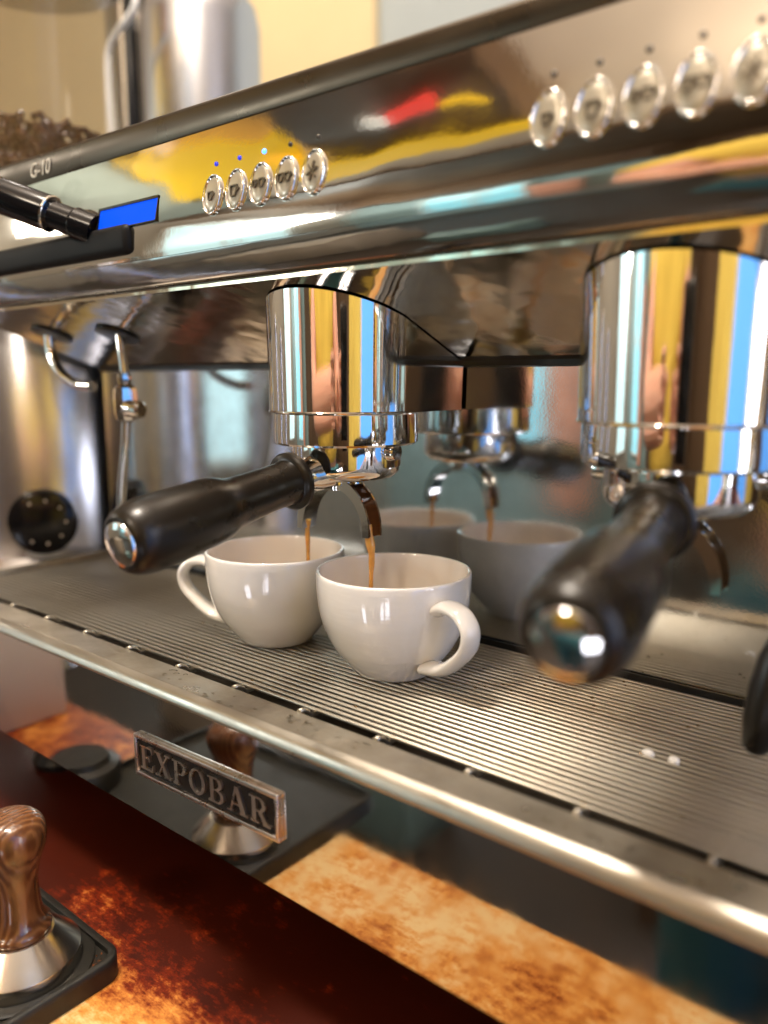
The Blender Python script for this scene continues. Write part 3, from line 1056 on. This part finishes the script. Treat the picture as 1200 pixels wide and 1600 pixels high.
def make_cup(loc, rz, label):
    t = thing('cup', label, 'cup', loc, 'white cups on the drip grate')
    t.rotation_euler = (0, 0, rz)
    cup_mesh(t)
    path = spline([(.0405, 0, .0440), (.0480, 0, .0470), (.0580, 0, .0455), (.0645, 0, .0385), (.0630, 0, .0290), (.0540, 0, .0195), (.0440, 0, .0130), (.0325, 0, .0105)], 6)
    bm = bmesh.new()
    rings = []
    n = 16
    for i, p in enumerate(path):
        tg = (path[min(i + 1, len(path) - 1)] - path[max(i - 1, 0)]).normalized()
        nr = Vector((-tg.z, 0, tg.x))
        u = i / (len(path) - 1)
        wy = .0060 + .0022 * abs(2 * u - 1) ** 2
        wn = .0030 + .0008 * abs(2 * u - 1)
        rings.append([bm.verts.new(p + Vector((0, 1, 0)) * wy * math.cos(2 * math.pi * k / n) + nr * wn * math.sin(2 * math.pi * k / n)) for k in range(n)])
    for a, c in zip(rings, rings[1:]):
        for k in range(n):
            bm.faces.new((a[k], a[(k + 1) % n], c[(k + 1) % n], c[k]))
    bm.faces.new(rings[0][::-1])
    bm.faces.new(rings[-1])
    obj('cup_handle', bm, M['ceramic'], t, angle=80)
    # thin first layer of espresso
    c = tag(obj('espresso', lathe(bmesh.new(), [(0, .0100), (.0262, .0100), (.0262, .0112), (0, .0112)], 48), M['coffee'], None, loc), 'shallow espresso in the ' + label.split(' cup')[0] + ' cup', 'coffee', 'espresso in the cups')
    return t


C1 = (-.2625, .3325, 0)
C2 = (-.3535, .3290, 0)
make_cup(C1, R_(-16), 'front white cup with its handle to the right')
make_cup(C2, R_(203), 'rear white cup with its handle to the left under the black handle')

# ---- coffee streams
for pts, rr, lab in ((((-.2788, .338, .0700), (-.2795, .3383, .0740), (-.2800, .3383, .0735)), None, ''),):
    pass


def stream(pts, rads, label):
    rads = [q_ * (1 + .10 * math.sin(i_ * .55 + 1)) for i_, q_ in enumerate(rads)]
    o = obj('coffee_stream', tube(bmesh.new(), spline(pts, 8), rads, 12), M['coffee'])
    tag(o, label, 'coffee', 'streams of espresso')
    return o


def lerp_r(rs, n):
    out = []
    for i in range(n):
        t = i / (n - 1) * (len(rs) - 1)
        k = min(int(t), len(rs) - 2)
        out.append(rs[k] + (rs[k + 1] - rs[k]) * (t - k))
    return out


def stream_auto(pts, rs, label):
    n = (len(pts) - 1) * 8 + 1
    return stream(pts, lerp_r(rs, n), label)


stream_auto([(-.2858, .3375, .0790), (-.2845, .3378, .0715), (-.2832, .3382, .0640), (-.2832, .3384, .0560), (-.2838, .3384, .0440), (-.2838, .3384, .0112)], [.0026, .0028, .0023, .0016, .0013, .0012],
            'thick golden coffee stream falling from the near spout tip into the front cup')
stream_auto([(-.3322, .3370, .0770), (-.3335, .3375, .0700), (-.3336, .3378, .0600), (-.3336, .3378, .0400), (-.3336, .3378, .0112)], [.0017, .0015, .0013, .0012, .0011],
            'thin golden coffee stream falling from the far spout tip into the rear cup')

# ================================================================== TAMPER, MAT, COUNTER THINGS
TX, TY = -.3705, .1625
MZ = -.1345
mt = thing('tamping_mat', 'black rubber corner tamping mat with raised rim hanging over the counter edge', 'mat', (-.42, .13, CZ))
MO = -Vector(mt.location)


def mpart(name, bm, m, **k):
    bmesh.ops.translate(bm, verts=bm.verts, vec=MO)
    return obj(name, bm, m, mt, **k)


def rounded(x0, x1, y0, y1, r, n=6):
    pts = []
    for cx, cy, a0 in ((x1 - r, y1 - r, 0), (x0 + r, y1 - r, 90), (x0 + r, y0 + r, 180), (x1 - r, y0 + r, 270)):
        for k in range(n + 1):
            a = R_(a0 + 90 * k / n)
            pts.append((cx + r * math.cos(a), cy + r * math.sin(a)))
    return pts


mx0, mx1, my0, my1 = -.520, -.3345, .062, .1990
mpart('mat_base', prism_z(bmesh.new(), rounded(mx0, mx1, my0, my1, .010), CZ + .0002, MZ - .0015), M['rubber'])
bm = bmesh.new()
o_, i_ = rounded(mx0, mx1, my0, my1, .010), rounded(mx0 + .004, mx1 - .004, my0 + .004, my1 - .004, .0065)
for z0, z1 in (((MZ - .0016), (MZ + .0022)),):
    a = [bm.verts.new((*p, z0)) for p in o_]
    b_ = [bm.verts.new((*p, z1 - .0008)) for p in o_]
    b2 = [bm.verts.new((p[0] * .985 + q_[0] * .015, p[1] * .985 + q_[1] * .015, z1)) for p, q_ in zip([((p[0] * .8 + q_[0] * .2), (p[1] * .8 + q_[1] * .2)) for p, q_ in zip(o_, i_)], i_)]
    c_ = [bm.verts.new((*p, z1 - .0003)) for p in i_]
    d_ = [bm.verts.new((*p, z0)) for p in i_]
    n = len(o_)
    for u, v in ((a, b_), (b_, b2), (b2, c_), (c_, d_)):
        for k in range(n):
            bm.faces.new((u[k], u[(k + 1) % n], v[(k + 1) % n], v[k]))
mpart('mat_rim', bm, M['rubber'], angle=50)
mpart('mat_hook', newbox((mx0 + .012, EDGE - .012, CZ - .040), (mx1 - .012, EDGE - .002, CZ + .001), .002), M['rubber'])
mpart('tamper_seat', lathe(bmesh.new(), [(0, MZ - .0014), (.0355, MZ - .0014), (.0355, MZ - .0002), (.0340, MZ + .0003), (0, MZ + .0003)], 56, Matrix.Translation((TX, TY, 0))), M['rubber'])

tp = thing('tamper', 'wooden-handled steel tamper standing on the black rubber mat', 'tamper', (TX, TY, MZ + .0004))
obj('steel_base', lathe(bmesh.new(), [(0, 0), (.0285, 0), (.0290, .0005), (.0290, .0072), (.0285, .0078), (.0170, .0188), (.0155, .0192), (0, .0192)], 72), M['steel_base'], tp, angle=20)
wp = [(0, .0193, 0), (.0140, .0193, 0), (.0158, .0203, 0), (.0160, .0225, 0), (.0138, .0250, 0), (.0120, .0300, 0), (.0113, .0380, 0), (.0111, .0450, 0), (.0118, .0520, 0), (.0138, .0590, 0), (.0160, .0650, 0), (.0168, .0705, 0), (.0162, .0755, 0), (.0138, .0795, 0), (.0090, .0820, 0), (0, .0830, 0)]
obj('wooden_handle', lathe(bmesh.new(), [(max(v.x, 0), v.y) for v in spline(wp, 4)], 64), M['wood'], tp, angle=60)

# spilt ground coffee
rnd = random.Random(3)


def scatter(name, centres, n, zf, label, size=(.0003, .0009)):
    bm = bmesh.new()
    for _ in range(n):
        cx, cy, sx_, sy_ = rnd.choice(centres)
        x_, y_ = rnd.gauss(cx, sx_), rnd.gauss(cy, sy_)
        s = rnd.uniform(*size)
        z_ = zf(x_, y_)
        if z_ is None:
            continue
        v = [bm.verts.new((x_ + rnd.uniform(-s, s), y_ + rnd.uniform(-s, s), z_ + (s if k == 3 else 0) + .0001)) for k in range(4)]
        for f in ((0, 1, 3), (1, 2, 3), (2, 0, 3), (0, 2, 1)):
            bm.faces.new([v[i] for i in f])
    o = obj(name, bm, M['grounds'], smooth=False)
    o['kind'] = 'stuff'
    o['label'] = label
    o['category'] = 'coffee grounds'
    return o


def on_mat(x_, y_):
    if not (mx0 + .005 < x_ < mx1 - .005 and my0 < y_ < my1 - .005) or math.hypot(x_ - TX, y_ - TY) < .036:
        return None
    return MZ - .0016


scatter('coffee_grounds', [(-.3440, .178, .0022, .0055), (-.342, .170, .0012, .003), (-.340, .160, .0008, .006)], 2600, on_mat, 'orange-brown ground coffee spilt along the mat rim by the tamper')


# round black tin and card box on the left of the counter (seen mirrored in the front panel)
kb = thing('knock_box', 'round black knock box on the counter left of the mat', 'knock box', (-.520, .185, CZ))
obj('knock_box_body', lathe(bmesh.new(), [(0, .0002), (.026, .0002), (.029, .003), (.030, .020), (.028, .024), (.022, .026), (.020, .030), (0, .031)], 48), M['rubber'], kb)
bxo = thing('card_box', 'cream card box on the counter near the machine end', 'box', (-.74, .16, CZ))
obj('box_body', newbox((-.075, -.045, .0002), (.075, .045, .105), .002), M['paper'], bxo)
obj('box_flap', newbox((-.074, -.002, .1052), (.074, .044, .1066)), M['paper'], bxo, smooth=False)


def canister(x, y, r, h, label):
    t = thing('steel_canister', label, 'canister', (x, y, CZ), 'steel canisters left of the machine')
    obj('canister_body', lathe(bmesh.new(), [(0, .0002), (r - .003, .0002), (r, .003), (r, h - .004), (r - .003, h), (0, h)], 56), M['brushed'], t)
    obj('canister_lid', lathe(bmesh.new(), [(0, h + .0002), (r + .002, h + .0002), (r + .002, h + .014), (r - .004, h + .018), (0, h + .018)], 56), M['chrome_old'], t)


canister(-.86, .175, .040, .36, 'taller brushed steel canister mirrored in the splash panel')
canister(-.80, .060, .036, .34, 'slimmer brushed steel canister at the counter edge')

# ---- grinder with round dial and bean hopper at the far left
gd = thing('coffee_grinder', 'blurred steel grinder with round black dial and clear bean hopper left of the machine', 'grinder', (-.775, .420, CZ))
HZ = .47
obj('grinder_body', lathe(bmesh.new(), [(0, .0002), (.112, .0002), (.115, .004), (.115, .128), (.108, .138), (.104, .143), (.104, HZ), (.098, HZ + .010), (0, HZ + .010)], 72), M['brushed'], gd)
dd = Vector((.80, -.60, 0)).normalized()
obj('dial', lathe(bmesh.new(), [(0, 0), (.028, 0), (.030, .002), (.030, .007), (.026, .009), (0, .009)], 40, axis_matrix(Vector((0, 0, .178)) + dd * .1045, dd)), M['gloss_black'], gd)
mxd = axis_matrix(Vector((0, 0, .178)) + dd * .1138, dd)
for k in range(7):
    a = R_(-120 + 40 * k)
    obj('dial_mark', lathe(bmesh.new(), [(0, 0), (.0013, 0), (.0013, .0006), (0, .0006)], 8, mxd @ Matrix.Translation((.020 * math.cos(a), .020 * math.sin(a), 0))), M['print'], gd)
obj('bean_hopper', lathe(bmesh.new(), [(.050, HZ + .0105), (.070, HZ + .03), (.080, HZ + .07), (.085, HZ + .215), (.087, HZ + .215), (.082, HZ + .07), (.072, HZ + .028), (.052, HZ + .0102)], 64, close=True), M['hopper'], gd)
obj('hopper_lid', lathe(bmesh.new(), [(0, HZ + .2155), (.091, HZ + .2155), (.091, HZ + .31), (0, HZ + .32)], 56), M['brushed'], gd)
bean = bmesh.new()
bmesh.ops.create_icosphere(bean, subdivisions=1, radius=1)
bv = [v.co.copy() for v in bean.verts]
bf = [[v.index for v in f.verts] for f in bean.faces]
bean.free()
bm = bmesh.new()
for k in range(1500):
    a = rnd.uniform(0, 2 * math.pi)
    zz = rnd.uniform(.012, .062)
    rmax = (.058 + (zz - .010) * 1.2) if zz < .03 else .082 + (zz - .03) * .28
    r_ = rmax * math.sqrt(rnd.uniform(.35, 1)) - .006
    if zz > .05:
        r_ = rmax * math.sqrt(rnd.random()) - .006
    mtx = Matrix.Translation((r_ * .82 * math.cos(a), r_ * .82 * math.sin(a), HZ + zz * 1.15)) @ Matrix.Rotation(rnd.uniform(0, 6), 4, Vector((rnd.random(), rnd.random(), rnd.random() + .1)).normalized()) @ Matrix.Diagonal((.0055, .0038, .0028, 1))
    vs = [bm.verts.new(mtx @ c) for c in bv]
    for f in bf:
        bm.faces.new([vs[i] for i in f])
o = obj('coffee_beans', bm, M['beans'], gd)
o['kind'] = 'stuff'

# ---- second grinder / tall steel pitcher behind, wire hook and posts
g2 = thing('steel_urn', 'tall brushed steel urn behind the hood at the upper left', 'urn', (-.887, .715, CZ))
obj('urn_body', lathe(bmesh.new(), [(0, .0002), (.074, .0002), (.077, .004), (.077, .755), (.073, .778), (.062, .792), (0, .798)], 72), M['brushed'], g2)
obj('urn_post', lathe(bmesh.new(), [(0, .0002), (.0105, .0002), (.0105, .86), (0, .86)], 20, Matrix.Translation((-.082, -.050, 0))), M['gloss_black'], g2)
pc = thing('steel_column', 'slim brushed steel column between the bean hopper and the urn', 'column', (-.990, .680, CZ))
obj('column_body', lathe(bmesh.new(), [(0, .0002), (.032, .0002), (.032, .95), (0, .95)], 32), M['dull'], pc)
wh = tag(obj('wire_holder', tube(bmesh.new(), spline([(.026, 0, .83), (.026, .0, .800), (.020, 0, .784), (-.012, 0, .770), (-.034, 0, .755), (-.040, 0, .725), (-.040, 0, .655), (-.036, 0, .622), (-.022, 0, .605), (.0, 0, .58), (.004, 0, .30), (.004, 0, .0454)], 6), .0040, 10), M['white'], None, (-.893, .605, CZ - .045)),
         'pale bent wire holder standing before the steel column', 'holder')

# ================================================================== WATER DROPS on the tray lip
bm = bmesh.new()
for k in range(46):
    c = rnd.choice([(-.335, .247, .016, .003), (-.300, .238, .010, .002), (-.262, .246, .014, .003), (-.235, .248, .010, .003), (-.098, .246, .008, .002), (-.12, .244, .006, .002)])
    x_, y_ = rnd.gauss(c[0], c[2]), min(.2540, max(.2365, rnd.gauss(c[1], c[3])))
    a, b_, hgt = rnd.uniform(.0007, .0026), rnd.uniform(.0005, .0012), rnd.uniform(.0004, .0008)
    ro = Matrix.Translation((x_, y_, .0006)) @ Matrix.Rotation(rnd.uniform(-.6, .9), 4, 'Z')
    ellipse_rings(bm, [(a, b_, -.0004), (a, b_, .0002), (a * .8, b_ * .8, hgt * .8), (a * .35, b_ * .35, hgt)], 14, ro)
o = obj('water_drops', bm, M['water'], angle=80)
o['kind'] = 'stuff'
o['label'] = 'scattered water drops on the worn tray lip'
o['category'] = 'water'

for k, (x_, y_, a) in enumerate(((-.1125, .3215, .0028), (-.1015, .3220, .0024))):
    bm = ellipse_rings(bmesh.new(), [(a, .0019, -.0012), (a, .0019, .0002), (a * .85, .0015, .0011), (a * .4, .0008, .0015)], 18, Matrix.Identity(4))
    tag(obj('milk_drop', bm, M['ceramic'], None, (x_, y_, .0002), angle=80), ('left' if k == 0 else 'right') + ' one of two white milk drops on the drip grate', 'milk drop', 'milk drops on the grate')

bm = bmesh.new()
for k in range(60):
    cx_, cy_, sx_ = rnd.choice([(-.31, .30, .05), (-.22, .31, .05), (-.13, .32, .06), (-.40, .30, .05), (-.17, .37, .05)])
    x_, y_ = rnd.gauss(cx_, sx_), rnd.gauss(cy_, .03)
    row_ = round((y_ - .2660) / PITCH_B)
    if not 0 <= row_ < NB:
        continue
    y_ = .2660 + row_ * PITCH_B
    a = rnd.uniform(.0004, .0012)
    ellipse_rings(bm, [(a, a * .55, -.0006), (a, a * .55, .0), (a * .7, a * .4, a * .3), (a * .2, a * .15, a * .4)], 8, Matrix.Translation((x_, y_, -.0001)))
o = obj('coffee_drips', bm, M['stain'], angle=80)
o['kind'] = 'stuff'
o['label'] = 'small dried coffee drips scattered over the grate wires'
o['category'] = 'coffee drips'

# ================================================================== PHOTOGRAPHER (seen only mirrored in the steel)
pr = thing('person', 'person in a yellow shirt and teal jeans holding up a phone before the machine', 'person', (-.14, -.47, ZF))


def skin_body(name, nodes, edges, m, parent, sub=2):
    me = bpy.data.meshes.new(name)
    me.from_pydata([n[0] for n in nodes], edges, [])
    o = link(name, me, m, parent)
    md = o.modifiers.new('Skin', 'SKIN')
    for i, n in enumerate(nodes):
        me.skin_vertices[0].data[i].radius = (n[1], n[2] if len(n) > 2 else n[1])
    me.skin_vertices[0].data[0].use_root = True
    s = o.modifiers.new('Sub', 'SUBSURF')
    s.levels = s.render_levels = sub
    return o


base_z = 0
nodes = [((0, 0, .93), .15, .11), ((0, .01, 1.12), .15, .11), ((0, .01, 1.30), .17, .12), ((0, 0, 1.42), .10, .08), ((0, .02, 1.50), .055), ((0, .04, 1.58), .075, .09), ((0, .04, 1.68), .08, .095), ((0, .03, 1.76), .055, .07),
         ((-.19, 0, 1.38), .06), ((-.20, .14, 1.16), .048), ((.005, .34, 1.18), .034), ((.025, .385, 1.19), .030, .02),
         ((.19, 0, 1.38), .06), ((.24, .14, 1.16), .048), ((.105, .36, 1.17), .034), ((.080, .40, 1.18), .030, .02),
         ((-.08, 0, .86), .08), ((-.08, .02, .48), .06), ((-.11, 0, .10), .045), ((-.11, .12, .045), .035),
         ((.08, 0, .86), .08), ((.08, .02, .48), .06), ((.11, 0, .10), .045), ((.11, .12, .045), .035)]
edges = [(0, 1), (1, 2), (2, 3), (3, 4), (4, 5), (5, 6), (6, 7), (2, 8), (8, 9), (9, 10), (10, 11), (2, 12), (12, 13), (13, 14), (14, 15), (0, 16), (16, 17), (17, 18), (18, 19), (0, 20), (20, 21), (21, 22), (22, 23)]
# arms end at the phone, just behind the lens
skin_body('body', nodes, edges, M['skin'], pr)
shirt = [((0, 0, .90), .172, .13), ((0, .01, 1.12), .172, .132), ((0, .01, 1.30), .192, .138), ((0, 0, 1.41), .11, .09), ((-.20, 0, 1.37), .078), ((-.245, .07, 1.25), .070), ((.20, 0, 1.37), .078), ((.225, .08, 1.25), .070)]
skin_body('yellow_shirt', shirt, [(0, 1), (1, 2), (2, 3), (2, 4), (4, 5), (2, 6), (6, 7)], M['yellow'], pr)
trs = [((0, 0, .90), .150, .12), ((-.08, 0, .84), .095), ((-.08, .02, .48), .075), ((-.08, 0, .12), .065), ((.08, 0, .84), .095), ((.08, .02, .48), .075), ((.08, 0, .12), .065)]
skin_body('jeans', trs, [(0, 1), (1, 2), (2, 3), (0, 4), (4, 5), (5, 6)], M['jeans'], pr)
skin_body('hair', [((0, .0, 1.80), .07, .085), ((0, -.02, 1.74), .092, .10), ((0, -.04, 1.62), .08, .06)], [(0, 1), (1, 2)], M['hair'], pr)
# two gripping hands, fingers separate
for hx, sgn in ((.010, 1), (.102, -1)):
    for k in range(4):
        z_ = 1.165 + .017 * k
        ln = (.028, .034, .036, .030)[k]
        skin_body('finger', [((hx, .392, z_), .009), ((hx + sgn * -.010, .415, z_ + .002), .0085), ((hx + sgn * (-.002), .435, z_ + .003), .008), ((hx + sgn * ln * .5, .440, z_ + .003), .007)],
                  [(0, 1), (1, 2), (2, 3)], M['skin'], pr, 1)
    skin_body('thumb', [((hx, .385, 1.16), .011), ((hx + sgn * .012, .392, 1.185), .010), ((hx + sgn * .030, .400, 1.205), .008)], [(0, 1), (1, 2)], M['skin'], pr, 1)
ph = thing('phone', 'black phone held by the person before the machine', 'phone', (.005, -.035, .155))
obj('phone_body', newbox((-.036, -.0045, -.078), (.036, .0045, .072), .003, 3), M['gloss_black'], ph)
ph.rotation_euler = (0, 0, YAW)
